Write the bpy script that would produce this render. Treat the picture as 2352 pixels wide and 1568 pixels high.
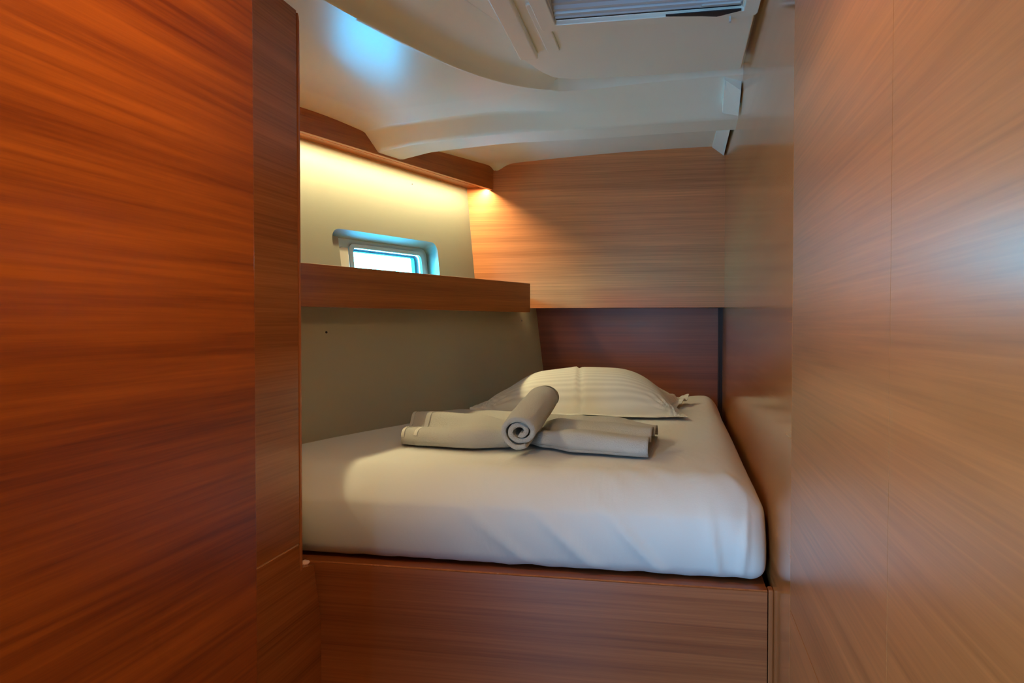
import bpy, bmesh, math, random
from mathutils import Vector, Matrix, noise
random.seed(7)
S = bpy.context.scene
COL = S.collection
for o in list(bpy.data.objects):
    bpy.data.objects.remove(o)

# ------------------------------------------------------------------ camera
cam_d = bpy.data.cameras.new('camera')
cam_d.sensor_width = 36.0
cam_d.lens = 36.0 * 1820.0 / 2352.0
cam_d.clip_start = 0.02
cam = bpy.data.objects.new('camera', cam_d)
COL.objects.link(cam)
cam.location = (-0.18, 0.0, 1.25)
cam.rotation_euler = (math.radians(90 - 1.3), 0, math.radians(11.82))
S.camera = cam

# ------------------------------------------------------------------ colour and exposure
S.view_settings.view_transform = 'Standard'
S.view_settings.look = 'None'
S.view_settings.gamma = 1.0
S.view_settings.use_curve_mapping = False
S.view_settings.exposure = 0.36
S.cycles.use_denoising = True
S.cycles.max_bounces = 10
S.cycles.diffuse_bounces = 5
S.cycles.glossy_bounces = 5
S.cycles.transparent_max_bounces = 12
S.cycles.sample_clamp_indirect = 6.0
S.cycles.caustics_reflective = False
S.cycles.caustics_refractive = False

# ------------------------------------------------------------------ sky
W = bpy.data.worlds.new('sky')
S.world = W
W.use_nodes = True
wn = W.node_tree.nodes
wl = W.node_tree.links
bg = wn['Background']
tc = wn.new('ShaderNodeTexCoord')
sx = wn.new('ShaderNodeSeparateXYZ')
rp = wn.new('ShaderNodeValToRGB')
rp.color_ramp.elements[0].position = 0.42
rp.color_ramp.elements[0].color = (0.045, 0.20, 0.28, 1)
rp.color_ramp.elements[1].position = 0.53
rp.color_ramp.elements[1].color = (0.28, 0.80, 0.94, 1)
mp = wn.new('ShaderNodeMapRange')
mp.inputs['From Min'].default_value = -1
mp.inputs['From Max'].default_value = 1
wl.new(tc.outputs['Generated'], sx.inputs[0])
wl.new(sx.outputs['Z'], mp.inputs['Value'])
wl.new(mp.outputs[0], rp.inputs[0])
wl.new(rp.outputs[0], bg.inputs['Color'])
SKY = 95.0
bg.inputs['Strength'].default_value = SKY


def area(name, loc, target, sx_, sy_, power, color, portal=False, spread=None):
    d = bpy.data.lights.new(name, 'AREA')
    d.shape = 'RECTANGLE'
    d.size = sx_
    d.size_y = sy_
    d.energy = power
    d.color = color
    if spread:
        d.spread = math.radians(spread)
    if portal:
        d.cycles.is_portal = True
    o = bpy.data.objects.new(name, d)
    COL.objects.link(o)
    o.location = loc
    v = Vector(target) - Vector(loc)
    o.rotation_euler = v.to_track_quat('-Z', 'Y').to_euler()
    return o


# assumed cool daylight from behind the camera: area light added before the solid wall
area('assumed_rear_daylight', (-0.98, -1.45, 1.00), (-0.55, 0, 1.05), 0.75, 1.70, 86.0, (0.24, 0.60, 1.0))
# assumed warm ceiling lamp, added out of view above the camera
area('assumed_passage_lamp', (-0.45, 0.70, 1.93), (-0.45, 0.70, 0), 0.10, 0.10, 4.4, (1.0, 0.62, 0.24))
# sky seen by the hull window
area('window_portal', (-1.33, 2.79, 1.46), (-0.38, 2.45, 1.46), 0.42, 0.26, 1.0, (1, 1, 1), portal=True)
# assumed glitter off the water: unseen spot light aimed in through the hull window
sp = bpy.data.lights.new('assumed_water_glint', 'SPOT')
sp.energy = 3
sp.color = (0.22, 0.70, 1.0)
sp.spot_size = math.radians(70)
sp.shadow_soft_size = 0.22
spo = bpy.data.objects.new('assumed_water_glint', sp)
COL.objects.link(spo)
spo.location = (-1.62, 4.02, 0.98)
spo.rotation_euler = (Vector((-0.88, 1.68, 1.93)) - spo.location).to_track_quat('-Z', 'Y').to_euler()


# ------------------------------------------------------------------ materials
def mat(name, color, rough=0.5, spec=0.5, metal=0.0, coat=0.0, bump=None, sheen=0.0):
    m = bpy.data.materials.new(name)
    m.use_nodes = True
    n = m.node_tree.nodes
    l = m.node_tree.links
    p = n['Principled BSDF']
    p.inputs['Base Color'].default_value = (*color, 1)
    p.inputs['Roughness'].default_value = rough
    p.inputs['Specular IOR Level'].default_value = spec
    p.inputs['Metallic'].default_value = metal
    p.inputs['Coat Weight'].default_value = coat
    p.inputs['Sheen Weight'].default_value = sheen
    if bump:
        sc, st, dist = bump
        t = n.new('ShaderNodeTexCoord')
        nz = n.new('ShaderNodeTexNoise')
        nz.inputs['Scale'].default_value = sc
        nz.inputs['Detail'].default_value = 4
        b = n.new('ShaderNodeBump')
        b.inputs['Strength'].default_value = st
        b.inputs['Distance'].default_value = dist
        l.new(t.outputs['Object'], nz.inputs['Vector'])
        l.new(nz.outputs['Fac'], b.inputs['Height'])
        l.new(b.outputs[0], p.inputs['Normal'])
    return m


def wood(name, dark, light, axis='Y', rough=0.25, fine=1.0, spec=0.5, seed=0.0, blotch=0.0, contrast=1.0, bump=0.12, turn=0.0):
    """satin varnished teak veneer, grain running along AXIS"""
    m = bpy.data.materials.new(name)
    m.use_nodes = True
    n = m.node_tree.nodes
    l = m.node_tree.links
    p = n['Principled BSDF']
    t = n.new('ShaderNodeTexCoord')

    rot = n.new('ShaderNodeMapping')
    rot.inputs['Rotation'].default_value = (0, 0, math.radians(turn))
    l.new(t.outputs['Object'], rot.inputs['Vector'])

    def mapped(along, across, off):
        mpn = n.new('ShaderNodeMapping')
        s = {'X': (along, across, across), 'Y': (across, along, across), 'Z': (across, across, along)}[axis]
        mpn.inputs['Scale'].default_value = s
        mpn.inputs['Location'].default_value = (seed + off, seed * 1.7 + off, seed * 0.6)
        l.new(rot.outputs[0], mpn.inputs['Vector'])
        return mpn

    def nz(mp_, scale, det, rg):
        q = n.new('ShaderNodeTexNoise')
        q.inputs['Scale'].default_value = scale
        q.inputs['Detail'].default_value = det
        q.inputs['Roughness'].default_value = rg
        l.new(mp_.outputs[0], q.inputs['Vector'])
        return q
    a = nz(mapped(0.5, 22 * fine, 0), 1.0, 6, 0.62)
    b = nz(mapped(3.0, 170 * fine, 3.1), 1.0, 4, 0.6)
    c = nz(mapped(0.25, 5 * fine, 7.7), 1.0, 2, 0.5)

    def math_(op, x, y):
        q = n.new('ShaderNodeMath')
        q.operation = op
        for i, v in enumerate((x, y)):
            if isinstance(v, (int, float)):
                q.inputs[i].default_value = v
            else:
                l.new(v, q.inputs[i])
        return q.outputs[0]
    s = math_('ADD', math_('MULTIPLY', a.outputs['Fac'], 0.42), math_('MULTIPLY', b.outputs['Fac'], 0.34))
    s = math_('ADD', s, math_('MULTIPLY', c.outputs['Fac'], 0.24))
    r = n.new('ShaderNodeValToRGB')
    w = 0.16 / contrast
    r.color_ramp.elements[0].position = max(0.0, 0.5 - w)
    r.color_ramp.elements[0].color = (*dark, 1)
    r.color_ramp.elements[1].position = min(1.0, 0.5 + w * 0.8)
    r.color_ramp.elements[1].color = (*light, 1)
    l.new(s, r.inputs[0])
    l.new(r.outputs[0], p.inputs['Base Color'])
    p.inputs['Specular IOR Level'].default_value = spec
    rr = n.new('ShaderNodeMapRange')
    rr.inputs['To Min'].default_value = rough * 0.8
    rr.inputs['To Max'].default_value = rough * 1.25
    l.new(a.outputs['Fac'], rr.inputs['Value'])
    if blotch:
        # old wipe marks in the varnish, running up and down the panel
        mp2 = n.new('ShaderNodeMapping')
        mp2.inputs['Scale'].default_value = (1, 14, 3.2)
        l.new(t.outputs['Object'], mp2.inputs['Vector'])
        q = nz(mp2, 1.0, 3, 0.5)
        mr = n.new('ShaderNodeMapRange')
        mr.inputs['From Min'].default_value = 0.40
        mr.inputs['From Max'].default_value = 0.80
        mr.inputs['To Max'].default_value = blotch
        l.new(q.outputs['Fac'], mr.inputs['Value'])
        l.new(math_('ADD', rr.outputs[0], mr.outputs[0]), p.inputs['Roughness'])
    else:
        if bump:
            l.new(rr.outputs[0], p.inputs['Roughness'])
        else:
            p.inputs['Roughness'].default_value = rough
    bp = n.new('ShaderNodeBump')
    bp.inputs['Strength'].default_value = bump
    bp.inputs['Distance'].default_value = 0.0006
    l.new(b.outputs['Fac'], bp.inputs['Height'])
    if bump:
        l.new(bp.outputs[0], p.inputs['Normal'])
    return m


TD = (0.20, 0.052, 0.010)
TL = (0.44, 0.150, 0.034)
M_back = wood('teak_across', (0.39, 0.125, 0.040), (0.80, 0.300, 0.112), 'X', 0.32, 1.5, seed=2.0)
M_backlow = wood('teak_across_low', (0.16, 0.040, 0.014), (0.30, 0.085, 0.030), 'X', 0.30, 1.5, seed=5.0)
M_base = wood('teak_bunk_front', (0.19, 0.045, 0.012), (0.42, 0.125, 0.035), 'X', 0.30, 1.5, seed=9.0)
M_shelf = wood('teak_shelf', (0.24, 0.062, 0.013), (0.50, 0.160, 0.034), 'Y', 0.30, 1.5, seed=4.0, turn=18.5)
M_far = wood('teak_wall_gloss', (0.35, 0.122, 0.030), (0.66, 0.250, 0.072), 'Y', 0.13, 1.0, seed=1.0, spec=0.95)
M_near = wood('teak_wall_satin', (0.30, 0.102, 0.022), (0.60, 0.225, 0.062), 'Y', 0.31, 1.2, seed=3.0, spec=1.0, bump=0.0)
M_part = wood('teak_partition', (0.20, 0.052, 0.010), (0.42, 0.135, 0.030), 'Y', 0.24, 1.6, seed=6.0)
M_ward = wood('teak_wardrobe', (0.15, 0.024, 0.002), (0.41, 0.095, 0.007), 'Y', 0.38, 0.8, seed=8.0, contrast=1.25, spec=0.35)
M_edge = wood('teak_edging', (0.26, 0.07, 0.02), (0.46, 0.15, 0.05), 'Z', 0.25, 1.0)
M_darkwood = mat('dark_groove', (0.035, 0.008, 0.004), 0.5)
M_lightedge = mat('pale_veneer_edge', (0.72, 0.42, 0.20), 0.4)
M_hull = mat('lining_lit_toned_down', (0.25, 0.243, 0.20), 0.55, 0.4, bump=(260, 0.10, 0.0005))  # cream lining, colour darkened against the glare of the light strip
M_hullow = mat('lining_shaded_lifted', (0.86, 0.79, 0.63), 0.55, 0.4, bump=(260, 0.10, 0.0005))  # lining below the shelf, colour lightened to make up for its shade
M_ceil = mat('gelcoat_white', (0.90, 0.92, 0.83), 0.27, 0.5, bump=(3.0, 0.10, 0.01))
M_sole = wood('teak_floor', (0.12, 0.03, 0.01), (0.28, 0.09, 0.03), 'Y', 0.4, 0.6)
M_black = mat('black_rubber', (0.012, 0.012, 0.02), 0.5)
M_frame = mat('window_frame_white', (0.50, 0.56, 0.58), 0.3)
M_seal = mat('window_seal', (0.02, 0.10, 0.17), 0.4)
M_latch = mat('grey_plastic', (0.52, 0.50, 0.44), 0.4)
M_steel = mat('steel', (0.6, 0.6, 0.6), 0.3, metal=1.0)
M_paper = mat('pinkish_paper', (0.80, 0.50, 0.42), 0.8)
M_blind = mat('blind_plastic', (0.50, 0.56, 0.62), 0.3)
M_sole.name = 'teak_floor'


def cloth(name, color, weave, strength, stripes=False, sheen=0.15, crumple=0.0, dist=0.002):
    m = mat(name, color, 0.85, 0.25, sheen=sheen)
    n = m.node_tree.nodes
    l = m.node_tree.links
    p = n['Principled BSDF']
    t = n.new('ShaderNodeTexCoord')
    q = n.new('ShaderNodeTexNoise')
    q.inputs['Scale'].default_value = weave
    q.inputs['Detail'].default_value = 5
    q.inputs['Roughness'].default_value = 0.7
    l.new(t.outputs['Object'], q.inputs['Vector'])
    b = n.new('ShaderNodeBump')
    b.inputs['Strength'].default_value = strength
    b.inputs['Distance'].default_value = dist
    l.new(q.outputs['Fac'], b.inputs['Height'])
    last = b
    if crumple:
        mpn = n.new('ShaderNodeMapping')
        mpn.inputs['Scale'].default_value = (9, 4, 5)
        mpn.inputs['Rotation'].default_value = (0, 0.5, 0.4)
        l.new(t.outputs['Object'], mpn.inputs['Vector'])
        q2 = n.new('ShaderNodeTexNoise')
        q2.inputs['Scale'].default_value = 1.0
        q2.inputs['Detail'].default_value = 3
        q2.inputs['Distortion'].default_value = 0.8
        l.new(mpn.outputs[0], q2.inputs['Vector'])
        b2 = n.new('ShaderNodeBump')
        b2.inputs['Strength'].default_value = crumple
        b2.inputs['Distance'].default_value = 0.02
        l.new(q2.outputs['Fac'], b2.inputs['Height'])
        l.new(b.outputs[0], b2.inputs['Normal'])
        last = b2
    if stripes:
        wv = n.new('ShaderNodeTexWave')
        wv.wave_type = 'BANDS'
        wv.bands_direction = 'Y'
        wv.inputs['Scale'].default_value = 17.0
        l.new(t.outputs['Object'], wv.inputs['Vector'])
        mr = n.new('ShaderNodeMapRange')
        mr.inputs['To Min'].default_value = 0.40
        mr.inputs['To Max'].default_value = 0.9
        l.new(wv.outputs['Fac'], mr.inputs['Value'])
        l.new(mr.outputs[0], p.inputs['Roughness'])
        mx = n.new('ShaderNodeMix')
        mx.data_type = 'RGBA'
        mx.inputs[6].default_value = (*[c * 0.86 for c in color], 1)
        mx.inputs[7].default_value = (*color, 1)
        l.new(wv.outputs['Fac'], mx.inputs[0])
        l.new(mx.outputs[2], p.inputs['Base Color'])
    l.new(last.outputs[0], p.inputs['Normal'])
    return m


M_sheet = cloth('white_cotton_sheet', (0.78, 0.79, 0.77), 300, 0.15, crumple=0.22)
M_pillow = cloth('white_satin_stripe', (0.90, 0.90, 0.84), 400, 0.10, stripes=True, crumple=0.14)
M_towel = cloth('white_terry', (0.80, 0.79, 0.74), 300, 1.0, sheen=0.4, dist=0.006)
M_hem = cloth('terry_hem', (0.70, 0.69, 0.64), 160, 0.5)

# glass: thin pane, clear but a little tinted
def glass(name, tint, gl=0.10):
    m = bpy.data.materials.new(name)
    m.use_nodes = True
    n = m.node_tree.nodes
    l = m.node_tree.links
    n.clear()
    o = n.new('ShaderNodeOutputMaterial')
    tr = n.new('ShaderNodeBsdfTransparent')
    tr.inputs[0].default_value = (*tint, 1)
    g = n.new('ShaderNodeBsdfGlossy')
    g.inputs['Roughness'].default_value = 0.03
    mx = n.new('ShaderNodeMixShader')
    mx.inputs[0].default_value = 0.05
    l.new(tr.outputs[0], mx.inputs[1])
    l.new(g.outputs[0], mx.inputs[2])
    l.new(mx.outputs[0], o.inputs[0])
    return m


M_glass = glass('window_glass', (0.34, 0.85, 1.0))
M_tint = glass('hatch_acrylic', (0.007, 0.0045, 0.0040))
M_led = bpy.data.materials.new('warm_light_diffuser')
M_led.use_nodes = True
_p = M_led.node_tree.nodes['Principled BSDF']
_p.inputs['Base Color'].default_value = (0.9, 0.8, 0.5, 1)
_p.inputs['Emission Color'].default_value = (1.0, 0.82, 0.42, 1)
LED = 285.0
_p.inputs['Emission Strength'].default_value = LED


# ------------------------------------------------------------------ helpers
def obj(name, bm, m, parent=None, smooth=False, loc=None, bevel=0.0, seg=2, kind=None):
    me = bpy.data.meshes.new(name)
    bm.normal_update()
    bm.to_mesh(me)
    bm.free()
    for mm in (m if isinstance(m, (list, tuple)) else [m]):
        me.materials.append(mm)
    o = bpy.data.objects.new(name, me)
    COL.objects.link(o)
    if loc is not None:
        o.location = loc
    if parent is not None:
        o.parent = parent
    if smooth:
        for f in me.polygons:
            f.use_smooth = True
    if bevel:
        b = o.modifiers.new('bevel', 'BEVEL')
        b.width = bevel
        b.segments = seg
        b.limit_method = 'ANGLE'
        b.angle_limit = math.radians(40)
    if kind:
        o['kind'] = kind
    return o


def tag(o, label, cat, group=None):
    o['label'] = label
    o['category'] = cat
    if group:
        o['group'] = group
    return o


def empty(name, loc, label, cat):
    e = bpy.data.objects.new(name, None)
    e.empty_display_size = 0.1
    e.location = loc
    COL.objects.link(e)
    tag(e, label, cat)
    return e


def part(name, bm, m, root, **k):
    """a part built in world coordinates and hung under its thing"""
    off = Vector(root.location)
    for v in bm.verts:
        v.co -= off
    o = obj(name, bm, m, root, **k)
    return o


def subpart(name, bm, m, par, **k):
    off = Vector(par.parent.location)
    for v in bm.verts:
        v.co -= off
    return obj(name, bm, m, par, **k)


def box(x0, x1, y0, y1, z0, z1, bm=None):
    bm = bm or bmesh.new()
    vs = [bm.verts.new((x, y, z)) for x in (x0, x1) for y in (y0, y1) for z in (z0, z1)]
    for f in ((0, 1, 3, 2), (4, 6, 7, 5), (0, 4, 5, 1), (2, 3, 7, 6), (0, 2, 6, 4), (1, 5, 7, 3)):
        bm.faces.new([vs[i] for i in f])
    bmesh.ops.recalc_face_normals(bm, faces=bm.faces)
    return bm


def prism(base, vec, bm=None):
    """extrude the closed polygon BASE (3D points) along VEC"""
    bm = bm or bmesh.new()
    a = [bm.verts.new(p) for p in base]
    b = [bm.verts.new(Vector(p) + Vector(vec)) for p in base]
    bm.faces.new(a)
    bm.faces.new(b[::-1])
    for i in range(len(a)):
        j = (i + 1) % len(a)
        bm.faces.new((a[j], a[i], b[i], b[j]))
    bmesh.ops.recalc_face_normals(bm, faces=bm.faces)
    return bm


def grid(fn, nu, nv, bm=None, wrap_v=False):
    bm = bm or bmesh.new()
    R = [[bm.verts.new(fn(i / nu, j / nv)) for j in range(nv if wrap_v else nv + 1)] for i in range(nu + 1)]
    for i in range(nu):
        for j in range(nv):
            k = (j + 1) % nv if wrap_v else j + 1
            bm.faces.new((R[i][j], R[i + 1][j], R[i + 1][k], R[i][k]))
    return bm


def sst(a, b, x):
    t = max(0.0, min(1.0, (x - a) / (b - a)))
    return t * t * (3 - 2 * t)


def lerp(a, b, t):
    return a + (b - a) * t


def pw(pts, x):
    if x <= pts[0][0]:
        return pts[0][1]
    for (a, va), (b, vb) in zip(pts, pts[1:]):
        if x <= b:
            return lerp(va, vb, (x - a) / (b - a))
    return pts[-1][1]


def pws(pts, x):
    if x <= pts[0][0]:
        return pts[0][1]
    for (a, va), (b, vb) in zip(pts, pts[1:]):
        if x <= b:
            return lerp(va, vb, sst(a, b, x))
    return pts[-1][1]


def rrect(u0, u1, v0, v1, r, n=6):
    P = []
    for cu, cv, a0 in ((u1 - r, v1 - r, 0), (u0 + r, v1 - r, 90), (u0 + r, v0 + r, 180), (u1 - r, v0 + r, 270)):
        for k in range(n + 1):
            a = math.radians(a0 + 90 * k / n)
            P.append((cu + r * math.cos(a), cv + r * math.sin(a)))
    return P


# ------------------------------------------------------------------ hull side geometry
MH = 0.345


def hullU(y, z, k=0.0):
    """inner face of the upper hull lining; k = distance outboard"""
    x = -1.055 + MH * (y - 3.248) + 0.0895 * (1.824 - z)
    return Vector((x, y, z)) + Vector((-0.942, 0.325, -0.084)) * k


def hullL(y, z):
    xb = pws([(-1.0, -2.19), (0.5, -1.67)], y) if y < 0.5 else None
    pts = [(0.5, -1.670), (1.955, -1.168), (2.713, -0.907), (3.05, -0.808), (3.45, -0.712)]
    x = lerp(-2.19, -1.67, (y + 1.0) / 1.5) if y < 0.5 else pw(pts, y)
    return Vector((x - 0.12 * (z - 0.95), y, z))


# ------------------------------------------------------------------ structure
# floor
obj('floor', box(-2.75, 0.03, -1.52, 3.41, -0.03, 0.0), M_sole, kind='structure')

# right wall: teak panels with narrow joints
bm = box(0.0, 0.022, 1.3385, 3.45, 0.0, 2.1)
box(0.0222, 0.032, -1.52, 3.45, 0.0, 2.1, bm)
obj('wall_right', bm, M_far, kind='structure')
bm = bmesh.new()
box(0.0, 0.022, 0.7395, 1.3370, 0.7885, 2.1, bm)
box(0.0, 0.022, -1.5, 0.7385, 0.7885, 2.1, bm)
box(0.0, 0.022, 0.7395, 1.3370, 0.0, 0.7865, bm)
box(0.0, 0.022, -1.5, 0.7385, 0.0, 0.7865, bm)
o = obj('wall_right', bm, M_near, kind='structure')
obj('trim_1', box(0.0035, 0.02, -1.5, 1.45, 0.7863, 0.7887), M_lightedge, kind='structure')
obj('trim_2', box(0.0045, 0.02, 0.7383, 0.7397, 0.0, 2.1), M_edge, kind='structure')
# vertical post beside the bunk front
obj('trim_3', box(-0.010, 0.0, 1.558, 1.585, 0.0, 0.745), M_edge, bevel=0.003, kind='structure')

# back wall: upper panel proud of the lower one
YB = 3.248
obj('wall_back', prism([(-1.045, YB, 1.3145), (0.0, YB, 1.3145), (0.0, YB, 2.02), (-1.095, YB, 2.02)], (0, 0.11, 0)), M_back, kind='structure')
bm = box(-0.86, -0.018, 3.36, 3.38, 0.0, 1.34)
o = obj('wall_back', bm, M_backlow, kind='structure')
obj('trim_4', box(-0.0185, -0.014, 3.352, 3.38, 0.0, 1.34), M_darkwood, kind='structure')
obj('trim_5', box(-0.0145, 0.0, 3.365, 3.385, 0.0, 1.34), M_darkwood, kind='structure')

# lower hull lining
bm = grid(lambda u, v: hullL(lerp(-1.5, 3.42, u), lerp(0.744, 1.36, v)), 60, 8)
bmesh.ops.solidify(bm, geom=bm.faces[:], thickness=0.02)
bmesh.ops.recalc_face_normals(bm, faces=bm.faces)
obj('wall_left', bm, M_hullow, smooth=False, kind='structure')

# upper hull lining with the window opening
bm = bmesh.new()
outer = [(-1.5, 0.0), (YB + 0.145, 0.0), (YB + 0.145, 2.09), (-1.5, 2.09)]
hole = rrect(2.455, 3.012, 1.345, 1.568, 0.036)


def ring(pts, k):
    return [bm.verts.new(hullU(p[0], p[1], k)) for p in pts]


A_ = ring(outer, 0)
B_ = ring(hole, 0)
E_ = [bm.edges.new((a, b)) for L in (A_, B_) for a, b in zip(L, L[1:] + L[:1])]
bmesh.ops.triangle_fill(bm, use_beauty=True, use_dissolve=False, edges=E_)
hole2 = rrect(2.470, 3.030, 1.355, 1.552, 0.030)
C_ = ring(hole2, 0.075)
n_ = len(B_)
for i in range(n_):
    j = (i + 1) % n_
    bm.faces.new((B_[i], B_[j], C_[j], C_[i]))
bmesh.ops.recalc_face_normals(bm, faces=bm.faces)
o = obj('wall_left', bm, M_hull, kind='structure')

# window_1: frame, seal, glass, end block and latch, set in the hull opening
win = bpy.data.objects.new('window_1', None)
COL.objects.link(win)
win['kind'] = 'structure'
win.location = hullU(2.74, 1.36, 0.07)


def plate(outer_pts, inner_pts, k0, k1):
    b = bmesh.new()
    rings = []
    for pts, k in ((outer_pts, k0), (inner_pts, k0), (inner_pts, k1), (outer_pts, k1)):
        rings.append([b.verts.new(hullU(p[0], p[1], k)) for p in pts])
    m_ = len(outer_pts)
    for r in range(4):
        s = (r + 1) % 4
        for i in range(m_):
            j = (i + 1) % m_
            b.faces.new((rings[r][i], rings[r][j], rings[s][j], rings[s][i]))
    bmesh.ops.recalc_face_normals(b, faces=b.faces)
    return b


f0 = rrect(2.455, 3.045, 1.335, 1.560, 0.02)
f1 = rrect(2.600, 2.998, 1.375, 1.532, 0.022)
part('window_frame', plate(f0, f1, 0.070, 0.090), M_frame, win, smooth=False)
f2 = rrect(2.603, 2.995, 1.378, 1.529, 0.020)
f3 = rrect(2.612, 2.985, 1.385, 1.524, 0.018)
part('frame_lip', plate(rrect(2.594, 3.004, 1.369, 1.538, 0.024), f3, 0.062, 0.072), M_frame, win)
f4 = rrect(2.630, 2.960, 1.395, 1.514, 0.006)
part('seal', plate(f3, f4, 0.078, 0.094), M_seal, win)
b = bmesh.new()
g = rrect(2.612, 2.985, 1.385, 1.524, 0.01)
prism([hullU(p[0], p[1], 0.096) for p in g], Vector((-0.942, 0.325, -0.084)) * 0.005, b)
part('glass', b, M_glass, win)
b = bmesh.new()
vs = []
blk = [(2.458, 1.345), (2.507, 1.345), (2.500, 1.545), (2.458, 1.548)]
prism([hullU(p[0], p[1], 0.016) for p in blk], Vector((-0.942, 0.325, -0.084)) * 0.055, b)
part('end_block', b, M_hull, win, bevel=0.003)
b = bmesh.new()
lt = [(2.500, 1.435), (2.548, 1.430), (2.545, 1.512), (2.520, 1.514), (2.498, 1.506)]
prism([hullU(p[0], p[1], 0.020) for p in lt], Vector((-0.942, 0.325, -0.084)) * 0.045, b)
part('window_latch', b, M_latch, win, bevel=0.003)

# ------------------------------------------------------------------ ceiling
RIM = [(-1.62, -1.5, 1.93), (-1.15, 0.6, 1.93), (-0.924, 1.563, 1.93), (-0.882, 1.722, 1.93), (-0.830, 1.905, 1.93), (-0.767, 2.083, 1.93),
       (-0.682, 2.242, 1.932), (-0.574, 2.354, 1.937), (-0.486, 2.381, 1.945), (-0.25, 2.375, 1.958), (0.0, 2.370, 1.963)]
OUT = [(-2.69, -1.5, 1.95), (-1.92, 0.6, 1.93), (-1.47, 1.80, 1.918), (-1.303, 2.235, 1.911), (-1.20, 2.52, 1.904), (-1.105, 2.78, 1.896),
       (-1.00, 3.07, 1.889), (-0.932, 3.262, 1.884), (-0.80, 3.262, 1.913), (-0.40, 3.262, 1.937), (0.0, 3.262, 1.947)]


def catmull(P, t):
    n = len(P) - 1
    x = min(max(t, 0), 0.999999) * n
    i = int(x)
    f = x - i
    g = lambda k: Vector(P[max(0, min(n, k))])
    p0, p1, p2, p3 = g(i - 1), g(i), g(i + 1), g(i + 2)
    return 0.5 * ((2 * p1) + (-p0 + p2) * f + (2 * p0 - 5 * p1 + 4 * p2 - p3) * f * f + (-p0 + 3 * p1 - 3 * p2 + p3) * f ** 3)


def lin(P, t):
    n = len(P) - 1
    x = min(max(t, 0), 0.999999) * n
    i = int(x)
    return Vector(P[i]).lerp(Vector(P[i + 1]), x - i)


KEYS = (2.44, 2.500, 2.565, 2.680, 2.708)


def ceil_z(x, y):
    z = 1.950 - 0.045 * x * x + 0.0148 * (3.25 - y)
    z += 0.022 * sst(2.62, 2.20, y) * sst(-1.02, -1.30, x)
    z -= 0.024 * math.exp(-((x + 0.925) ** 2 + (y - 3.262) ** 2) / 0.035 ** 2)
    return z


def rib(x, y):
    # moulded beam across the cabin
    r = [(2.365, 0.0), (2.44, 0.024), (2.500, 0.045), (2.565, 0.074), (2.680, 0.080), (2.708, 0.003), (2.74, 0.0)]
    l = [(2.365, 0.0), (2.44, 0.003), (2.500, 0.006), (2.565, 0.060), (2.680, 0.066), (2.708, 0.003), (2.74, 0.0)]
    t = sst(-0.80, -0.35, x)
    return lerp(pw(l, y), pw(r, y), t)


def outer_pt(u, v):
    a = catmull(RIM, u)
    b = lin(OUT, u)
    # v = 0 at the rim, 1 at the outer edge
    p = a.lerp(b, v)
    left = 1 - sst(0.64, 0.78, u)
    # raised ledge beside the valance
    z = ceil_z(p.x, p.y) + left * 0.006 * pw([(0.0, 0.0), (0.82, 1.0), (1.0, -0.8)], v)
    z -= rib(p.x, p.y) * sst(0.30, 0.42, u)
    if u > 0.5:
        z -= 0.004 * sst(0.97, 1.0, v) * 0
    return Vector((p.x, p.y, z))


def rsort(u):
    return u


bm = bmesh.new()
us = [i / 170 for i in range(171)]


def v_samples(u):
    """samples from rim to outer edge that fall exactly on the moulding's edges"""
    ya, yb = catmull(RIM, u).y, lin(OUT, u).y
    ks = [0.0] + [max(0.0, min(1.0, (k - ya) / max(1e-6, yb - ya))) for k in KEYS] + [1.0]
    cnt = (50, 6, 6, 8, 4, 40)
    out = [0.0]
    for a, b, n in zip(ks, ks[1:], cnt):
        out += [lerp(a, b, (i + 1) / n) for i in range(n)]
    return out


R = []
for u in us:
    R.append([bm.verts.new(outer_pt(u, v)) for v in v_samples(u)])
NV = len(R[0]) - 1
for i in range(170):
    for j in range(NV):
        bm.faces.new((R[i][j], R[i][j + 1], R[i + 1][j + 1], R[i + 1][j]))
# rim: small lip, riser and the recess around the hatch panel


def inner_pt(u, k):
    a = catmull(RIM, u)
    b = catmull(RIM, min(1, u + 0.002)) - catmull(RIM, max(0, u - 0.002))
    nrm = Vector((b.y, -b.x, 0)).normalized()    # towards the hatch
    w = 1 - sst(0.66, 0.80, u)
    d = (0.0, 0.004, 0.009, 0.018, 0.045, 0.10, 0.20)[k]
    fl = (0.0, -0.05, -0.01, 0.24, 0.62, 0.84, 1.0)[k]
    # to the right the riser turns into a narrow gap beside the panel
    fr = (0.0, 0.10, 0.40, 0.90, 1.0, 1.0, 1.0)[k]
    p = a + nrm * d
    z0 = ceil_z(a.x, a.y)
    z = z0 + (1.9915 - z0) * lerp(fr, fl, w)
    return Vector((min(p.x, 0.0), p.y, z))


RR = [[R[i][0]] + [bm.verts.new(inner_pt(u, k)) for k in range(1, 7)] for i, u in enumerate(us)]
for i in range(170):
    for k in range(6):
        bm.faces.new((RR[i][k + 1], RR[i][k], RR[i + 1][k], RR[i + 1][k + 1]))
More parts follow.
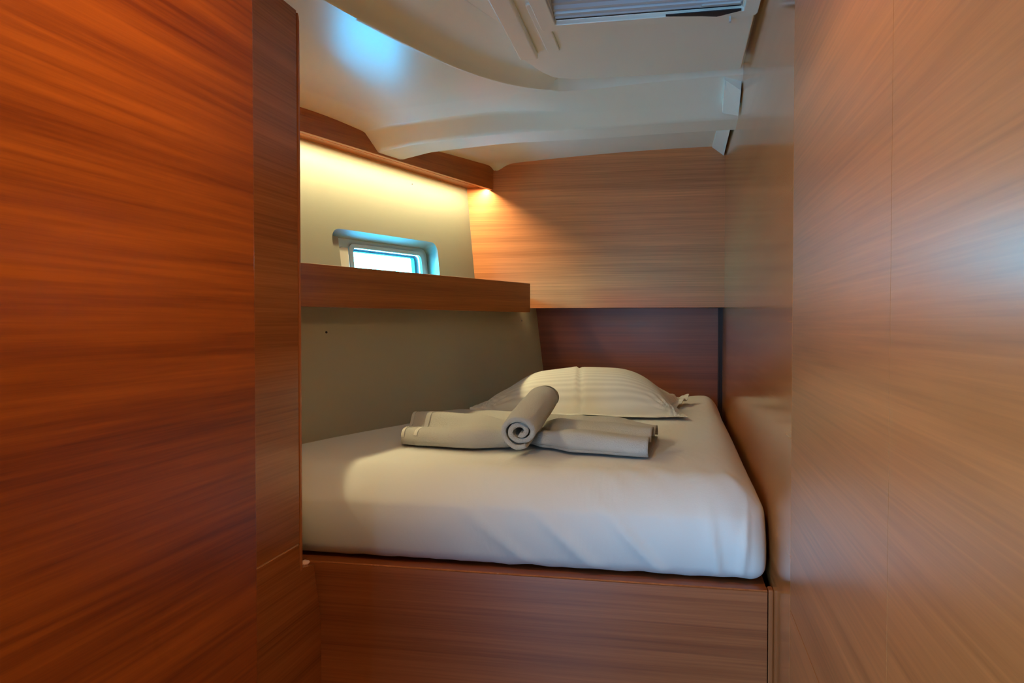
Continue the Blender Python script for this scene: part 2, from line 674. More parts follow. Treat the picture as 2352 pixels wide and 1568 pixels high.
# deck head above everything
vs = [bm.verts.new(p) for p in ((-1.50, -1.5, 1.992), (0.0, -1.5, 1.992), (0.0, 2.345, 1.992), (-0.46, 2.345, 1.992), (-0.545, 2.29, 1.992), (-0.62, 2.20, 1.992), (-0.69, 2.04, 1.992), (-0.75, 1.86, 1.992), (-0.80, 1.68, 1.992), (-0.85, 1.50, 1.992), (-1.05, 0.60, 1.992))]
vs2 = [bm.verts.new(p) for p in ((-0.46, 1.16, 1.992), (-0.04, 1.16, 1.992), (-0.04, 1.82, 1.992), (-0.46, 1.82, 1.992))]
ee = [bm.edges.new((a, b)) for L in (vs, vs2) for a, b in zip(L, L[1:] + L[:1])]
bmesh.ops.triangle_fill(bm, use_beauty=True, use_dissolve=False, edges=ee)
bmesh.ops.recalc_face_normals(bm, faces=bm.faces)
o = obj('ceiling', bm, M_ceil, smooth=True, kind='structure')
md = o.modifiers.new('es', 'EDGE_SPLIT')
md.split_angle = math.radians(38)

# end fins where the moulding meets the right wall
bm = bmesh.new()
vv = [(-0.052, 2.375, 1.952), (-0.004, 2.40, 1.925), (-0.004, 2.50, 1.878), (-0.050, 2.50, 1.888), (-0.052, 2.375, 1.975), (-0.001, 2.40, 1.975), (-0.001, 2.50, 1.93), (-0.052, 2.50, 1.93)]
vs = [bm.verts.new(p) for p in vv]
for f in ((0, 1, 2, 3), (4, 7, 6, 5), (0, 4, 5, 1), (1, 5, 6, 2), (2, 6, 7, 3), (3, 7, 4, 0)):
    bm.faces.new([vs[i] for i in f])
vv = [(-0.040, 2.70, 1.952), (-0.008, 2.70, 1.918), (-0.006, 3.246, 1.912), (-0.050, 3.246, 1.946), (-0.040, 2.70, 1.962), (-0.002, 2.70, 1.962), (-0.001, 3.246, 1.962), (-0.050, 3.246, 1.962)]
vs = [bm.verts.new(p) for p in vv]
for f in ((0, 1, 2, 3), (4, 7, 6, 5), (0, 4, 5, 1), (1, 5, 6, 2), (2, 6, 7, 3), (3, 7, 4, 0)):
    bm.faces.new([vs[i] for i in f])
bmesh.ops.recalc_face_normals(bm, faces=bm.faces)
obj('trim_6', bm, M_ceil, kind='structure')

# hatch surround panel hanging below the recess
PN = [(-0.545, 0.75), (-0.563, 1.60), (-0.582, 1.98), (-0.590, 2.06), (-0.586, 2.095), (-0.570, 2.160), (-0.553, 2.215), (-0.535, 2.252), (-0.512, 2.272), (-0.480, 2.285), (-0.43, 2.292), (-0.25, 2.297), (-0.012, 2.287), (-0.012, 0.75)]
HO = [(-0.452, 1.15), (-0.044, 1.15), (-0.044, 1.842), (-0.462, 1.842)]
bm = bmesh.new()
lo = [bm.verts.new((x, y, 1.953)) for x, y in PN]
hi = [bm.verts.new((x, y, 1.992)) for x, y in PN]
hl = [bm.verts.new((x, y, 1.953)) for x, y in HO]
hh = [bm.verts.new((x, y, 2.03)) for x, y in HO]
ee = [bm.edges.new((a, b)) for L in (lo, hl) for a, b in zip(L, L[1:] + L[:1])]
bmesh.ops.triangle_fill(bm, use_beauty=True, use_dissolve=False, edges=ee)
for L, H in ((lo, hi), (hl, hh)):
    for i in range(len(L)):
        j = (i + 1) % len(L)
        bm.faces.new((L[i], L[j], H[j], H[i]))
bmesh.ops.recalc_face_normals(bm, faces=bm.faces)
pan = obj('hatch_surround', bm, M_ceil, bevel=0.003)
tag(pan, 'white moulded headliner panel with rounded corner around the roof hatch', 'ceiling panel')

# cover strip on the left side of the panel
bm = prism([(-0.564, 0.75, 1.937), (-0.515, 0.75, 1.937), (-0.515, 0.75, 1.953), (-0.564, 0.75, 1.953)], (-0.024, 1.30, 0))
st = obj('cover_strip', bm, M_ceil, bevel=0.005, seg=3)
tag(st, 'long white cover strip along left edge of hatch panel', 'trim strip')
# the groove and the raised pad with rounded end beside the strip
bm = bmesh.new()
pts = rrect(-0.512, -0.478, 1.72, 2.03, 0.012, 5)
prism([(x, y, 1.954) for x, y in pts], (0, 0, -0.0075), bm)
pd = obj('grip_pad', bm, M_ceil, bevel=0.003, seg=3)
tag(pd, 'short raised white pad between cover strip and hatch frame', 'trim strip')

# the hatch itself
hat = empty('roof_hatch', (-0.25, 1.5, 1.953), 'tinted roof hatch with white frame and roller blind in the ceiling', 'hatch')
bm = bmesh.new()
o1 = rrect(-0.500, -0.008, 1.10, 1.882, 0.022, 5)
o2 = rrect(-0.462, -0.040, 1.14, 1.845, 0.004, 5)
rings = []
for pts, z in ((o1, 1.953), (o1, 1.944), (o2, 1.944), (o2, 1.975)):
    rings.append([bm.verts.new((x, y, z)) for x, y in pts])
for r in range(3):
    for i in range(len(o1)):
        j = (i + 1) % len(o1)
        bm.faces.new((rings[r][i], rings[r][j], rings[r + 1][j], rings[r + 1][i]))
bmesh.ops.recalc_face_normals(bm, faces=bm.faces)
part('hatch_frame', bm, M_ceil, hat, bevel=0.002)
# blind cassette with ribs along the far edge
bm = bmesh.new()
prof = [(1.838, 1.966), (1.838, 1.956), (1.826, 1.953), (1.824, 1.957), (1.816, 1.957), (1.814, 1.953), (1.806, 1.955), (1.804, 1.961), (1.797, 1.961), (1.795, 1.957), (1.788, 1.959), (1.784, 1.966), (1.775, 1.968), (1.760, 1.985), (1.838, 1.985)]
prism([(-0.461, y, z) for y, z in prof], (0.416, 0, 0), bm)
part('blind_cassette', bm, M_blind, hat)
bm = bmesh.new()
prism([(-0.461, 1.838, 1.958), (-0.461, 1.8445, 1.954), (-0.461, 1.8445, 1.985), (-0.461, 1.838, 1.985)], (0.416, 0, 0), bm)
part('rubber_seal', bm, M_black, hat)
bm = bmesh.new()
g1 = rrect(-0.452, -0.052, 1.18, 1.79, 0.055, 6)
prism([(x, y, 1.995) for x, y in g1], (0, 0, 0.008), bm)
part('tinted_pane', bm, M_tint, hat)
bm = bmesh.new()
g0 = rrect(-0.475, -0.030, 1.12, 1.85, 0.02, 6)
a = [bm.verts.new((x, y, 1.990)) for x, y in g0]
g2 = rrect(-0.440, -0.064, 1.20, 1.775, 0.05, 6)
c = [bm.verts.new((x, y, 1.990)) for x, y in g2]
d = [bm.verts.new((x, y, 2.000)) for x, y in g2]
for i in range(len(a)):
    j = (i + 1) % len(a)
    bm.faces.new((a[i], a[j], c[j], c[i]))
    bm.faces.new((c[i], c[j], d[j], d[i]))
bmesh.ops.recalc_face_normals(bm, faces=bm.faces)
part('pane_frame', bm, M_blind, hat)
# sagging edge of the insect screen
bm = bmesh.new()
sc = [(-0.210, 1.838, 1.953), (-0.13, 1.849, 1.9515), (-0.098, 1.856, 1.9505), (-0.085, 1.852, 1.951), (-0.046, 1.838, 1.953), (-0.046, 1.832, 1.9545), (-0.21, 1.834, 1.9545)]
prism([(x, y, z - 0.0105) for x, y, z in sc], (0, 0, 0.002), bm)
part('insect_screen', bm, M_black, hat)
# pull tab of the blind
bm = bmesh.new()
prism([(-0.069, 1.868, 1.944), (-0.066, 1.868, 1.944), (-0.0645, 1.878, 1.944), (-0.070, 1.878, 1.944)], (0, 0, -0.012), bm)
part('pull_tab', bm, M_frame, hat)
bm = bmesh.new()
prism([(-0.135, 1.824, 1.950), (-0.048, 1.824, 1.950), (-0.048, 1.812, 1.950), (-0.132, 1.812, 1.950)], (0, 0, 0.010), bm)
part('blind_handle', bm, M_frame, hat, bevel=0.002)

# deck above the headliner, and the closed end behind the back panels
bm = bmesh.new()
da = [bm.verts.new(p) for p in ((-2.75, -1.52, 2.075), (0.02, -1.52, 2.075), (0.02, 3.40, 2.075), (-1.10, 3.40, 2.075))]
db = [bm.verts.new(p) for p in ((-0.46, 1.16, 2.075), (-0.04, 1.16, 2.075), (-0.04, 1.82, 2.075), (-0.46, 1.82, 2.075))]
dc = [bm.verts.new((v.co.x, v.co.y, 1.98)) for v in db]
ee = [bm.edges.new((a, b)) for L in (da, db) for a, b in zip(L, L[1:] + L[:1])]
bmesh.ops.triangle_fill(bm, use_beauty=True, use_dissolve=False, edges=ee)
for i in range(4):
    j = (i + 1) % 4
    bm.faces.new((db[i], db[j], dc[j], dc[i]))
bmesh.ops.recalc_face_normals(bm, faces=bm.faces)
obj('ceiling', bm, M_ceil, kind='structure')
bm = bmesh.new()
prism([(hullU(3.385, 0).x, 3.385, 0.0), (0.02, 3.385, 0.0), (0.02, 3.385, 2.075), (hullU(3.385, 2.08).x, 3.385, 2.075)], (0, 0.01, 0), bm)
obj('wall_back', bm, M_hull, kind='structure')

# wall behind the camera
bm = bmesh.new()
box(-2.75, 0.0, -1.52, -1.50, 0, 2.1, bm)
obj('wall_front', bm, M_part, kind='structure')
obj('wall_passage', box(-2.5, -0.801, -0.19, -0.152, 0.0, 2.074), M_part, kind='structure')

# ------------------------------------------------------------------ valance with the light strip
VD = Vector((0.367, 1.014, 0)).normalized()
VN = Vector((VD.y, -VD.x, 0))       # towards the cabin


def val(y, z, off=0.0):
    s = (y - 2.234)
    return Vector((-1.303 + 0.362 * s, y, z)) + VN * off


va = empty('light_valance', (-1.12, 2.74, 1.80), 'teak valance board under the ceiling hiding a warm light strip', 'valance')
bm = bmesh.new()
y0, y1 = 0.2, 3.240
zt = lambda y: 1.935 - 0.0236 * (y - 2.234)
zb = lambda y: 1.834 - 0.0256 * (y - 2.234)
a = [val(y0, zb(y0)), val(y0, zt(y0)), val(y0, zt(y0), -0.018), val(y0, zb(y0), -0.018)]
b = [val(y1, zb(y1)), val(y1, zt(y1)), val(y1, zt(y1), -0.018), val(y1, zb(y1), -0.018)]


def loft2(a, b, bm):
    A = [bm.verts.new(p) for p in a]
    B = [bm.verts.new(p) for p in b]
    bm.faces.new(A)
    bm.faces.new(B[::-1])
    for i in range(len(A)):
        j = (i + 1) % len(A)
        bm.faces.new((A[j], A[i], B[i], B[j]))
    bmesh.ops.recalc_face_normals(bm, faces=bm.faces)
    return bm


loft2(a, b, bm)
part('front_board', bm, M_shelf, va, bevel=0.001)
bm = bmesh.new()
zs = lambda y: zb(y) + 0.013
a = [val(y0, zs(y0), -0.018), hullU(y0, zs(y0), 0.01), hullU(y0, zs(y0) + 0.01, 0.01), val(y0, zs(y0) + 0.01, -0.018)]
b = [val(y1, zs(y1), -0.018), hullU(y1, zs(y1), 0.01), hullU(y1, zs(y1) + 0.01, 0.01), val(y1, zs(y1) + 0.01, -0.018)]
loft2(a, b, bm)
part('soffit', bm, M_shelf, va)
bm = bmesh.new()
ya, yb_ = 1.2, 3.225
a = [val(ya, zs(ya) - 0.0066, -0.0225), val(ya, zs(ya) - 0.0066, -0.0290), val(ya, zs(ya) - 0.0003, -0.0290), val(ya, zs(ya) - 0.0003, -0.0225)]
b = [val(yb_, zs(yb_) - 0.0066, -0.0225), val(yb_, zs(yb_) - 0.0066, -0.0290), val(yb_, zs(yb_) - 0.0003, -0.0290), val(yb_, zs(yb_) - 0.0003, -0.0225)]
loft2(a, b, bm)
for f in bm.faces:
    f.material_index = 1 if f.normal.z < -0.5 else 0
part('light_strip', bm, [M_frame, M_led], va)
bm = bmesh.new()
a = [val(ya, zs(ya) - 0.0055, -0.044), val(ya, zs(ya) - 0.0055, -0.046), val(ya, zs(ya) - 0.0005, -0.046), val(ya, zs(ya) - 0.0005, -0.044)]
b = [val(yb_, zs(yb_) - 0.0055, -0.044), val(yb_, zs(yb_) - 0.0055, -0.046), val(yb_, zs(yb_) - 0.0005, -0.046), val(yb_, zs(yb_) - 0.0005, -0.044)]
loft2(a, b, bm)
part('light_profile', bm, M_shelf, va)

# ------------------------------------------------------------------ shelf
sh = empty('wall_shelf', (-0.95, 2.5, 1.294), 'long teak shelf with deep front board below the window', 'shelf')
SD = 0.3266


def shf(y, off=0.0):
    n = Vector((1, -SD, 0)).normalized()
    return Vector((-1.133 + SD * (y - 1.925), y, 0)) + n * off


bm = bmesh.new()
ys0, ys1 = 0.5, 3.09
zt1 = 1.4085
a = [shf(ys0) + Vector((0, 0, 1.294)), shf(ys0) + Vector((0, 0, zt1)), shf(ys0, -0.02) + Vector((0, 0, zt1)), shf(ys0, -0.02) + Vector((0, 0, 1.294))]
b = [shf(ys1) + Vector((0, 0, 1.294)), shf(ys1) + Vector((0, 0, zt1)), shf(ys1, -0.02) + Vector((0, 0, zt1)), shf(ys1, -0.02) + Vector((0, 0, 1.294))]
loft2(a, b, bm)
part('front_board', bm, M_shelf, sh, bevel=0.0015)
bm = bmesh.new()
a = [shf(ys0, -0.02) + Vector((0, 0, 1.300)), hullU(ys0, 1.300, 0.0), hullU(ys0, 1.318, 0.0), shf(ys0, -0.02) + Vector((0, 0, 1.318))]
b = [shf(ys1, -0.02) + Vector((0, 0, 1.300)), hullU(ys1, 1.300, 0.0), hullU(ys1, 1.318, 0.0), shf(ys1, -0.02) + Vector((0, 0, 1.318))]
loft2(a, b, bm)
part('shelf_board', bm, M_shelf, sh)
bm = bmesh.new()
a = [shf(ys1, -0.02) + Vector((0, 0, 1.302)), hullU(ys1, 1.302, 0.0), hullU(ys1, 1.316, 0.0), shf(ys1, -0.02) + Vector((0, 0, 1.316))]
b = [Vector((-0.86, YB - 0.001, 1.302)), hullU(YB - 0.001, 1.302, 0.0), hullU(YB - 0.001, 1.316, 0.0), Vector((-0.86, YB - 0.001, 1.316))]
loft2(a, b, bm)
part('end_filler', bm, M_shelf, sh)

# ------------------------------------------------------------------ partition and wardrobe side
pt = empty('partition_wall', (-0.93, 1.0, 0.0), 'teak partition beside the bunk with rounded edge strip and low skirting panel', 'partition')
bm = bmesh.new()
ptop = 1.867
prism([(-0.92, -0.15, 0.8105), (-0.92, 1.4565, 0.8105), (-0.92, 1.4565, ptop), (-0.92, -0.15, ptop)], (-0.022, 0, 0), bm)
part('upper_panel', bm, M_part, pt)
bm = bmesh.new()
prism([(-0.92, -0.15, 0.8070), (-0.92, 1.4565, 0.8070), (-0.92, 1.4565, 0.766), (-0.92, 1.468, 0.757), (-0.92, 1.520, 0.748), (-0.92, 1.5525, 0.62), (-0.92, 1.5525, 0.0), (-0.92, -0.15, 0.0)], (-0.022, 0, 0), bm)
part('lower_panel', bm, M_part, pt)
bm = box(-0.941, -0.9212, -0.15, 1.4565, 0.8070, 0.8105)
part('joint_line', bm, M_lightedge, pt)
bm = bmesh.new()
prism([(-0.9235, 1.4568, z) for z in ()] or [(-0.924, 1.4568, 0.766), (-0.924, 1.4610, 0.766), (-0.924, 1.4610, ptop - 0.002), (-0.924, 1.4568, ptop - 0.002)], (-0.02, 0, 0), bm)
part('groove', bm, M_darkwood, pt)
bm = bmesh.new()
pts = [(1.4612, 0.752), (1.4690, 0.752), (1.4690, ptop - 0.018), (1.4670, ptop - 0.008), (1.4635, ptop - 0.003), (1.4612, ptop - 0.002)]
prism([(-0.919, y, z) for y, z in pts], (-0.026, 0, 0), bm)
part('edge_strip', bm, M_edge, pt, bevel=0.0025, seg=3)

wr = empty('wardrobe', (-0.86, 0.3, 0.0), 'glossy orange teak wardrobe side filling the left foreground', 'wardrobe')
part('side_panel', box(-0.822, -0.80, -0.15, 1.0845, 0.0, 1.99), M_ward, wr, bevel=0.003, seg=3)
part('return_panel', box(-0.918, -0.822, 1.06, 1.082, 0.0, 1.90), M_ward, wr)

# ------------------------------------------------------------------ bunk base
bb = empty('bunk_base', (-0.6, 1.6, 0.0), 'teak bunk base with ledge holding the mattress', 'bunk')
bm = bmesh.new()
prism([(-0.96, 1.553, 0.0), (-0.96, 1.553, 0.742), (-0.96, 1.556, 0.745), (-0.96, 1.578, 0.745), (-0.96, 1.578, 0.0)], (0.948, 0, 0), bm)
part('front_board', bm, M_base, bb)
bm = bmesh.new()
prism([(-0.917, 1.5526, 0.7434), (-0.917, 1.5536, 0.7430), (-0.917, 1.5560, 0.7453), (-0.917, 1.5550, 0.7457)], (0.905, 0, 0), bm)
part('pale_edge_line', bm, M_edge, bb)
bm = bmesh.new()
pl = [(-1.02, 1.58), (-0.012, 1.58), (-0.012, 3.34), (hullL(3.34, 0.73).x + 0.01, 3.34), (hullL(2.5, 0.73).x + 0.01, 2.5), (hullL(1.58, 0.73).x + 0.01, 1.58)]
prism([(x, y, 0.725) for x, y in pl], (0, 0, 0.018), bm)
part('bunk_board', bm, M_base, bb)

# crumpled paper scrap on the ledge
bm = bmesh.new()
bmesh.ops.create_icosphere(bm, subdivisions=3, radius=1.0)
for v in bm.verts:
    d = 1 + 0.35 * noise.noise(v.co * 2.2) + 0.15 * noise.noise(v.co * 5)
    v.co = Vector((v.co.x * 0.009 * d, v.co.y * 0.012 * d, v.co.z * 0.0055 * d + 0.0055))
pp = obj('paper_scrap', bm, M_paper, loc=(-0.938, 1.515, 0.7465), smooth=True)
tag(pp, 'tiny crumpled pinkish scrap on the ledge beside the partition edge', 'scrap')
bm = box(-0.965, -0.9225, 1.4695, 1.517, 0.735, 0.7463)
part('ledge_block', bm, M_darkwood, pt)


# ------------------------------------------------------------------ mattress
def mattress_pt(p):
    """p in unit cube [-1,1]^3 -> world"""
    hx, hy, hz = 0.55, 0.80, 0.10
    r = 0.084
    q = Vector((p[0] * hx, p[1] * hy, p[2] * hz))
    rt = lerp(0.028, r, sst(-0.09, 0.06, q.z))
    c = Vector((max(-hx + rt, min(hx - rt, q.x)), max(-hy + rt, min(hy - rt, q.y)), max(-hz + rt, min(hz - rt, q.z))))
    d = q - c
    if d.length > 1e-6:
        # push the cube corner onto the rounded surface
        m_ = max(abs(d.x), abs(d.y), abs(d.z))
        d = d.normalized() * m_
    s = c + d
    u = (s.x / hx + 1) / 2
    v = (s.y / hy + 1) / 2
    w = (s.z / hz + 1) / 2
    yf = 1.590
    yb = 3.345
    y = lerp(yf, yb, v)
    xl = hullL(y, lerp(0.75, 0.95, w)).x + 0.004
    xr = lerp(-0.012, -0.020, v)
    x = lerp(xl, xr, u)
    z = 0.747 + 0.203 * w
    # belly of the front face and of the right side
    belly = math.sin(math.pi * min(1, max(0, w * 1.02)) ** 0.9) if 0 < w < 1 else 0
    y -= 0.030 * max(0, belly) * (1 - v) ** 6
    x += 0.004 * max(0, belly) * u ** 8
    # front edge crown falls away, gentle waviness of the top
    tp = sst(0.35, 0.95, w)
    if tp > 0:
        z += tp * (-0.010 * (1 - v) ** 10 + 0.006 * noise.noise(Vector((x * 2.2, y * 2.2, 0.3))))
        # right rear corner of the sheet stands up a little
        z += tp * 0.014 * math.exp(-((x + 0.09) / 0.07) ** 2 - ((y - 3.18) / 0.12) ** 2)
        z -= tp * 0.012 * (1 - u) * sst(0.75, 0.2, v) * 0.5
    # tension folds of the sheet on the front face
    fr = (1 - v) ** 14 * sst(0.0, 0.1, w)
    fold = 0
    xx, zz = x, z
    # diagonal drags towards the lower right corner
    for (cx, ang, wd, amp, z0) in ((-0.20, 0.9, 0.012, 0.006, 0.80), (-0.33, 1.0, 0.016, 0.006, 0.80), (-0.46, 1.2, 0.014, 0.004, 0.79), (-0.10, 0.15, 0.008, 0.007, 0.80), (-0.06, -0.1, 0.007, 0.005, 0.80)):
        t = (xx - cx) + (zz - 0.75) * ang
        fold += amp * math.exp(-(t / wd) ** 2) * sst(0.95, z0, zz)
    fold *= 1.7
    fold -= 0.005 * math.exp(-((xx + 0.845 + (zz - 0.8) * 0.10) / 0.004) ** 2) * sst(0.78, 0.82, zz)
    y -= fold * fr
    y -= 0.0035 * noise.noise(Vector((x * 14, z * 7, 5.0))) * fr
    # gathered lower hem
    z += 0.004 * noise.noise(Vector((x * 22, 2.0, 1.0))) * sst(0.12, 0.0, w) * (1 - v) ** 10
    # creases where the sheet is pulled over the crown
    cr = math.exp(-((v - 0.045) / 0.035) ** 2) * sst(0.6, 0.95, w)
    z += 0.0035 * noise.noise(Vector((x * 30 + y * 16, y * 9, 0.0))) * cr
    return Vector((x, y, z))


bm = bmesh.new()
bmesh.ops.create_cube(bm, size=2.0)
bmesh.ops.subdivide_edges(bm, edges=bm.edges[:], cuts=110, use_grid_fill=True)


def cluster(t):
    # denser sampling near the edges
    return math.copysign(1 - (1 - abs(t)) ** 1.6, t)


for v in bm.verts:
    c = [cluster(k) for k in v.co]
    v.co = mattress_pt(c)
off = Vector((-0.6, 2.4, 0.747))
for v in bm.verts:
    v.co -= off
ms = obj('mattress', bm, M_sheet, smooth=True, loc=off)
tag(ms, 'thick mattress in a fitted white sheet on the bunk', 'mattress')


# ------------------------------------------------------------------ pillow
PC = Vector((-0.505, 2.725, 0.959))
PRZ = math.radians(4)


def top_pt(u, v, sgn=1):
    """u,v in [-1,1]; the pillow with a flat flange all round"""
    hw, hd = 0.342, 0.265
    # concave sides between pointed corners
    x = u * hw * (1 - 0.050 * (1 - v * v))
    y = v * hd * (1 - 0.060 * (1 - u * u))
    iu = min(1.0, abs(u) / 0.94)
    iv = min(1.0, abs(v) / 0.88)
    h = (0.35 * max(0, 1 - iu ** 2.6) ** 0.5 + 0.65 * (1 - (1 - min(1.0, (1 - iu) / 0.62)) ** 2.1)) * (max(0, 1 - iv ** 2.6)) ** 0.62
    H = 0.138 if sgn > 0 else 0.0
    z = h * H
    if sgn > 0:
        z += 0.0015
        # left end sags longer, right shoulder stays full
        z *= 1 - 0.16 * sst(0.2, -0.75, u) - 0.02 * math.sin(u * 3)
        # centre crease
        z -= 0.0055 * math.exp(-((u + 0.02 + 0.05 * v) / 0.018) ** 2) * (h > 0.02)
        z += 0.0025 * math.exp(-((u + 0.06 + 0.05 * v) / 0.03) ** 2) * (h > 0.02)
        # puckers radiating from the corners
        rr_ = math.hypot(abs(u) - 0.9, abs(v) - 0.86)
        ang = math.atan2(0.86 - abs(v) + 1e-6, 0.9 - abs(u) + 1e-6)
        z += 0.005 * math.sin(ang * 16 + 2 * u) * math.exp(-((rr_ - 0.12) / 0.14) ** 2) * (1.0 if h > 0.0 else 0.3)
        z += 0.004 * noise.noise(Vector((x * 9, y * 9, 1.0))) * min(1, h * 3)
        # stitched seam between the filled part and the flange
        z -= 0.002 * math.exp(-((iv - 1) / 0.03) ** 2)
    # rear right corner of the flange flares up in ruffles
    fl = sst(0.80, 1.0, u) * sst(0.2, 1.0, v)
    x += 0.045 * sst(0.6, 1.0, u) * sst(0.1, 1.0, v) + 0.075 * sst(-0.3, -1.0, u) * sst(-0.3, 1.0, v)
    z += fl * (0.018 + 0.010 * math.sin(v * 22))
    z += 0.006 * sst(0.86, 1, abs(v)) * math.sin(u * 7 + 1) * (v < 0) * 0.5 + 0.003
    if sgn < 0:
        z -= 0.0018
    if sgn > 0:
        z += 0.020 * sst(-0.72, -0.98, u)
    return Vector((x, y, max(z, 0.0008 if sgn > 0 else 0.0)))


bm = bmesh.new()
N, M = 110, 90
T = [[None] * (M + 1) for _ in range(N + 1)]
Bt = [[None] * (M + 1) for _ in range(N + 1)]
for i in range(N + 1):
    for j in range(M + 1):
        u = cluster(-1 + 2 * i / N)
        v = cluster(-1 + 2 * j / M)
        T[i][j] = bm.verts.new(top_pt(u, v, 1))
        Bt[i][j] = bm.verts.new(top_pt(u, v, -1))
for i in range(N):
    for j in range(M):
        bm.faces.new((T[i][j], T[i + 1][j], T[i + 1][j + 1], T[i][j + 1]))
        bm.faces.new((Bt[i][j], Bt[i][j + 1], Bt[i + 1][j + 1], Bt[i + 1][j]))
for i in range(N):
    bm.faces.new((T[i][0], Bt[i][0], Bt[i + 1][0], T[i + 1][0]))
    bm.faces.new((T[i][M], T[i + 1][M], Bt[i + 1][M], Bt[i][M]))
for j in range(M):
    bm.faces.new((T[0][j], T[0][j + 1], Bt[0][j + 1], Bt[0][j]))
    bm.faces.new((T[N][j], Bt[N][j], Bt[N][j + 1], T[N][j + 1]))
pw_ = obj('pillow', bm, M_pillow, smooth=True, loc=PC)
pw_.rotation_euler = (0, 0, PRZ)
tag(pw_, 'plump white striped pillow with a flat flange at the head of the bed', 'pillow')

# ------------------------------------------------------------------ folded towel, pinched in the middle like a bow
ZB = 0.9535


def towel_section(u):
    """u 0..1 left to right: closed-open cloth profile in (y, z)"""
    # left end, left body, pinch, right body, right end
    f = [(0.0, 1.850), (0.08, 1.838), (0.30, 1.822), (0.42, 1.850), (0.5, 1.915), (0.58, 1.868), (0.72, 1.812), (1.0, 1.778)]
    bk = [(0.0, 2.28), (0.1, 2.34), (0.42, 2.33), (0.5, 2.28), (0.6, 2.30), (0.8, 2.26), (1.0, 2.12)]
    y0 = pws(f, u)
    y1 = pws(bk, u)
    h1 = pws([(0, 0.030), (0.15, 0.030), (0.35, 0.038), (0.44, 0.030), (0.5, 0.016), (0.58, 0.030), (0.7, 0.040), (0.85, 0.036), (1, 0.034)], u)   # front roll
    d1 = pws([(0, 0.026), (0.12, 0.018), (0.30, 0.030), (0.45, 0.018), (0.55, 0.016), (0.7, 0.022), (1, 0.020)], u)     # valley
    h2 = pws([(0, 0.054), (0.2, 0.046), (0.38, 0.032), (0.5, 0.022), (0.6, 0.040), (0.8, 0.040), (1, 0.042)], u)      # middle ridge
    d2 = pws([(0, 0.040), (0.2, 0.020), (0.5, 0.020), (0.65, 0.022), (0.85, 0.024), (1, 0.016)], u)
    h3 = pws([(0, 0.026), (0.12, 0.036), (0.35, 0.034), (0.5, 0.030), (0.8, 0.034), (1, 0.028)], u)
    L = y1 - y0
    P = [(y0 + L * 0.96, 0.001), (y0 + L * 0.6, 0.000), (y0 + L * 0.3, 0.0), (y0 + 0.020, 0.001), (y0 + 0.004, 0.008), (y0, h1 * 0.45),
         (y0 + 0.008, h1 * 0.82), (y0 + 0.028, h1), (y0 + L * 0.17, h1 * 0.98), (y0 + L * 0.27, d1), (y0 + L * 0.36, h2 * 0.92), (y0 + L * 0.44, h2), (y0 + L * 0.56, h2 * 0.9),
         (y0 + L * 0.64, d2), (y0 + L * 0.74, h3), (y0 + L * 0.88, h3), (y0 + L * 0.97, h3 * 0.75), (y0 + L, h3 * 0.4), (y0 + L * 0.985, 0.008)]
    return P


def towel_pt(u, v):
    P = towel_section(u)
    Q = catmull([(0, a, b) for a, b in P], v)
    x = lerp(-0.845, -0.235, u)
    # slanted ends
    x += 0.02 * (Q.y - 2.0) * sst(0.8, 1.0, u) * 2 - 0.10 * (Q.y - 1.85) * sst(0.2, 0.0, u) * 1.6
    z = Q.z
    z += 0.0025 * noise.noise(Vector((x * 14, Q.y * 14, 3))) * (1 if z > 0.02 else 0)
    # puckers running into the pinch
    pk = math.exp(-((u - 0.5) / 0.13) ** 2)
    z += pk * 0.006 * math.sin(Q.y * 60 + abs(u - 0.5) * 20) * (1 if z > 0.02 else 0)
    return Vector((x, Q.y, ZB + max(0, z)))


tw = empty('folded_towel', (-0.54, 2.0, ZB), 'white terry bath towel folded flat and pinched like a bow on the bed', 'towel')
bm = grid(towel_pt, 130, 110)
bmesh.ops.recalc_face_normals(bm, faces=bm.faces)
o = part('towel_body', bm, M_towel, tw, smooth=True)
so = o.modifiers.new('thick', 'SOLIDIFY')
so.thickness = 0.0045
so.offset = 1.0
so.use_even_offset = False
# stitched hems at the left end
def hem(u0, u1, v0, v1, rise):
    b = grid(lambda a, c: towel_pt(lerp(u0, u1, a), lerp(v0, v1, c)) + Vector((0, 0, rise)) + Vector((0, -rise * 0.8, 0)), 6, 40)
    bmesh.ops.recalc_face_normals(b, faces=b.faces)
    return b
h = part('hem', hem(0.0, 0.012, 0.18, 0.62, 0.0056), M_hem, tw, smooth=True)
s_ = h.modifiers.new('t', 'SOLIDIFY'); s_.thickness = 0.002
h = part('hem', hem(0.055, 0.070, 0.30, 0.62, 0.0052), M_hem, tw, smooth=True)
s_ = h.modifiers.new('t', 'SOLIDIFY'); s_.thickness = 0.002

# ------------------------------------------------------------------ rolled towel lying over the pinch
AX0 = Vector((-0.535, 1.780, 1.0015))
AX1 = Vector((-0.528, 2.115, 1.0530))
axd = (AX1 - AX0)
axl = axd.length
axd.normalize()
side = axd.cross(Vector((0, 0, 1))).normalized()
upv = side.cross(axd).normalized()
bm = bmesh.new()
# spiral ribbon of cloth: section (angle, radius), lofted along the axis
turns = 2.1
NS = 150
rows = 46
th = 0.0105


def spiral(s):
    a = -math.pi * 0.40 - s * turns * 2 * math.pi       # starts at the lower right, winds inward
    r = lerp(0.0445, 0.0090, s ** 0.92)
    return a, r


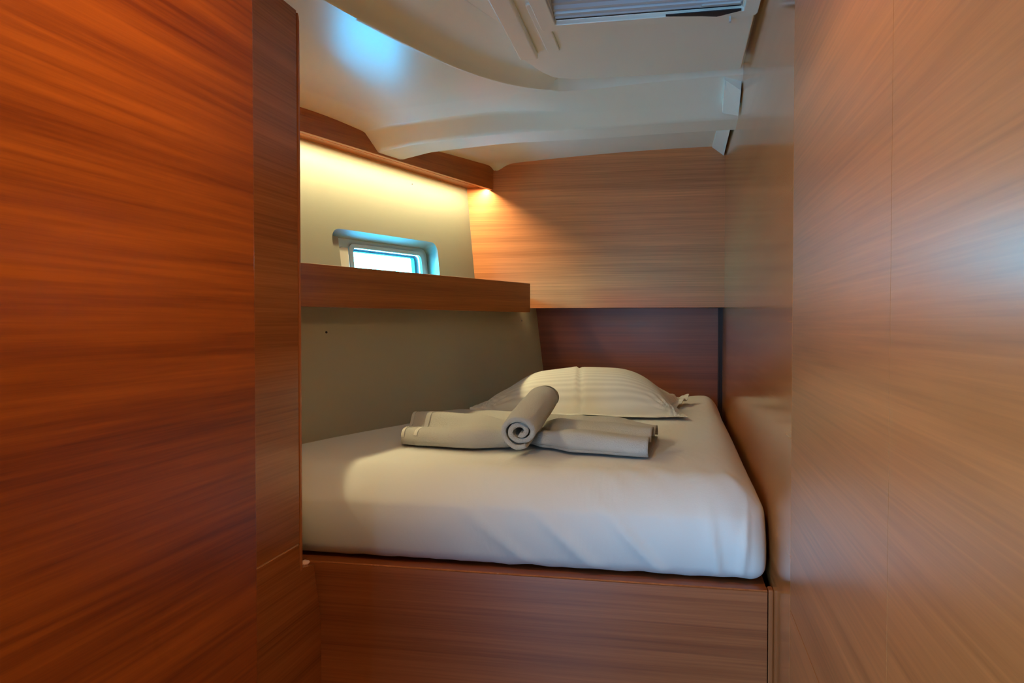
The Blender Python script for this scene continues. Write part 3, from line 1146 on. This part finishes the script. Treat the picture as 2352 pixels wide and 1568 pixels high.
grid_v = []
for i in range(rows + 1):
    t = i / rows
    endr = sst(0.0, 0.035, t) * 0.06 + 0.94
    back = 1.0 - 0.30 * sst(0.86, 1.0, t) ** 2
    swell = 1.0 + 0.05 * math.sin(t * math.pi)
    row = []
    for j in range(NS + 1):
        s = j / NS
        a, r = spiral(s)
        rr_ = r * endr * back * swell * (1 - 0.09 * math.exp(-s / 0.02))
        nz_ = noise.noise(Vector((math.cos(a) * 2, math.sin(a) * 2, t * 5))) * 0.0022 * (1 - s)
        rr_ += nz_
        # edge of the cloth is uneven at the front end
        tl = t * axl + (0.003 * math.sin(a * 1.5) + 0.005 * s) * (1 - t) ** 6
        flat = 0.90
        p = AX0 + axd * tl + side * (math.cos(a) * rr_ * 1.06) + upv * (math.sin(a) * rr_ * flat - 0.001)
        row.append(bm.verts.new(p))
    grid_v.append(row)
for i in range(rows):
    for j in range(NS):
        bm.faces.new((grid_v[i][j], grid_v[i][j + 1], grid_v[i + 1][j + 1], grid_v[i + 1][j]))
# close the far end with a dome so the roll reads as full
bmesh.ops.recalc_face_normals(bm, faces=bm.faces)
rt_ = empty('rolled_towel', (-0.53, 1.95, ZB), 'white terry hand towel rolled up and resting over the folded towel', 'towel')
o = part('towel_roll', bm, M_towel, rt_, smooth=True)
so = o.modifiers.new('thick', 'SOLIDIFY')
so.thickness = 0.0108
so.offset = 0.0
bm = bmesh.new()


def dome(u, v):
    a = v * 2 * math.pi
    k = math.sin(u * math.pi / 2)
    r = 0.0350 * 1.0 * k
    p = AX0 + axd * (axl * 1.0 + 0.010 * math.cos(u * math.pi / 2) - 0.006) + side * math.cos(a) * r * 1.04 + upv * math.sin(a) * r * 0.9
    return p


grid(dome, 10, 48, bm)
bmesh.ops.recalc_face_normals(bm, faces=bm.faces)
part('rolled_end', bm, M_towel, rt_, smooth=True)

# ------------------------------------------------------------------ small screws in the lining
def screw(name, p, nrm, r, m, label):
    b = bmesh.new()
    bmesh.ops.create_cone(b, cap_ends=True, segments=16, radius1=r, radius2=r * 0.75, depth=r * 0.8)
    q = Vector(nrm).to_track_quat('Z', 'Y').to_matrix().to_4x4()
    bmesh.ops.transform(b, matrix=q, verts=b.verts)
    o = obj(name, b, m, loc=Vector(p) + Vector(nrm) * r * 0.35)
    tag(o, label, 'screw')
    return o


nl = Vector((0.94, -0.33, 0.11)).normalized()
p = hullL(2.089, 1.225)
screw('screw', p, nl, 0.0035, M_black, 'dark screw head in the cream lining below the shelf')
p = hullU(2.892, 1.781)
screw('screw', p, nl, 0.0022, M_black, 'tiny dark screw in the lit cream lining above the window')
p = Vector((-0.787, 3.225, 1.259))
screw('screw', hullL(3.20, 1.262), nl, 0.004, M_steel, 'shiny screw under the right end of the shelf')
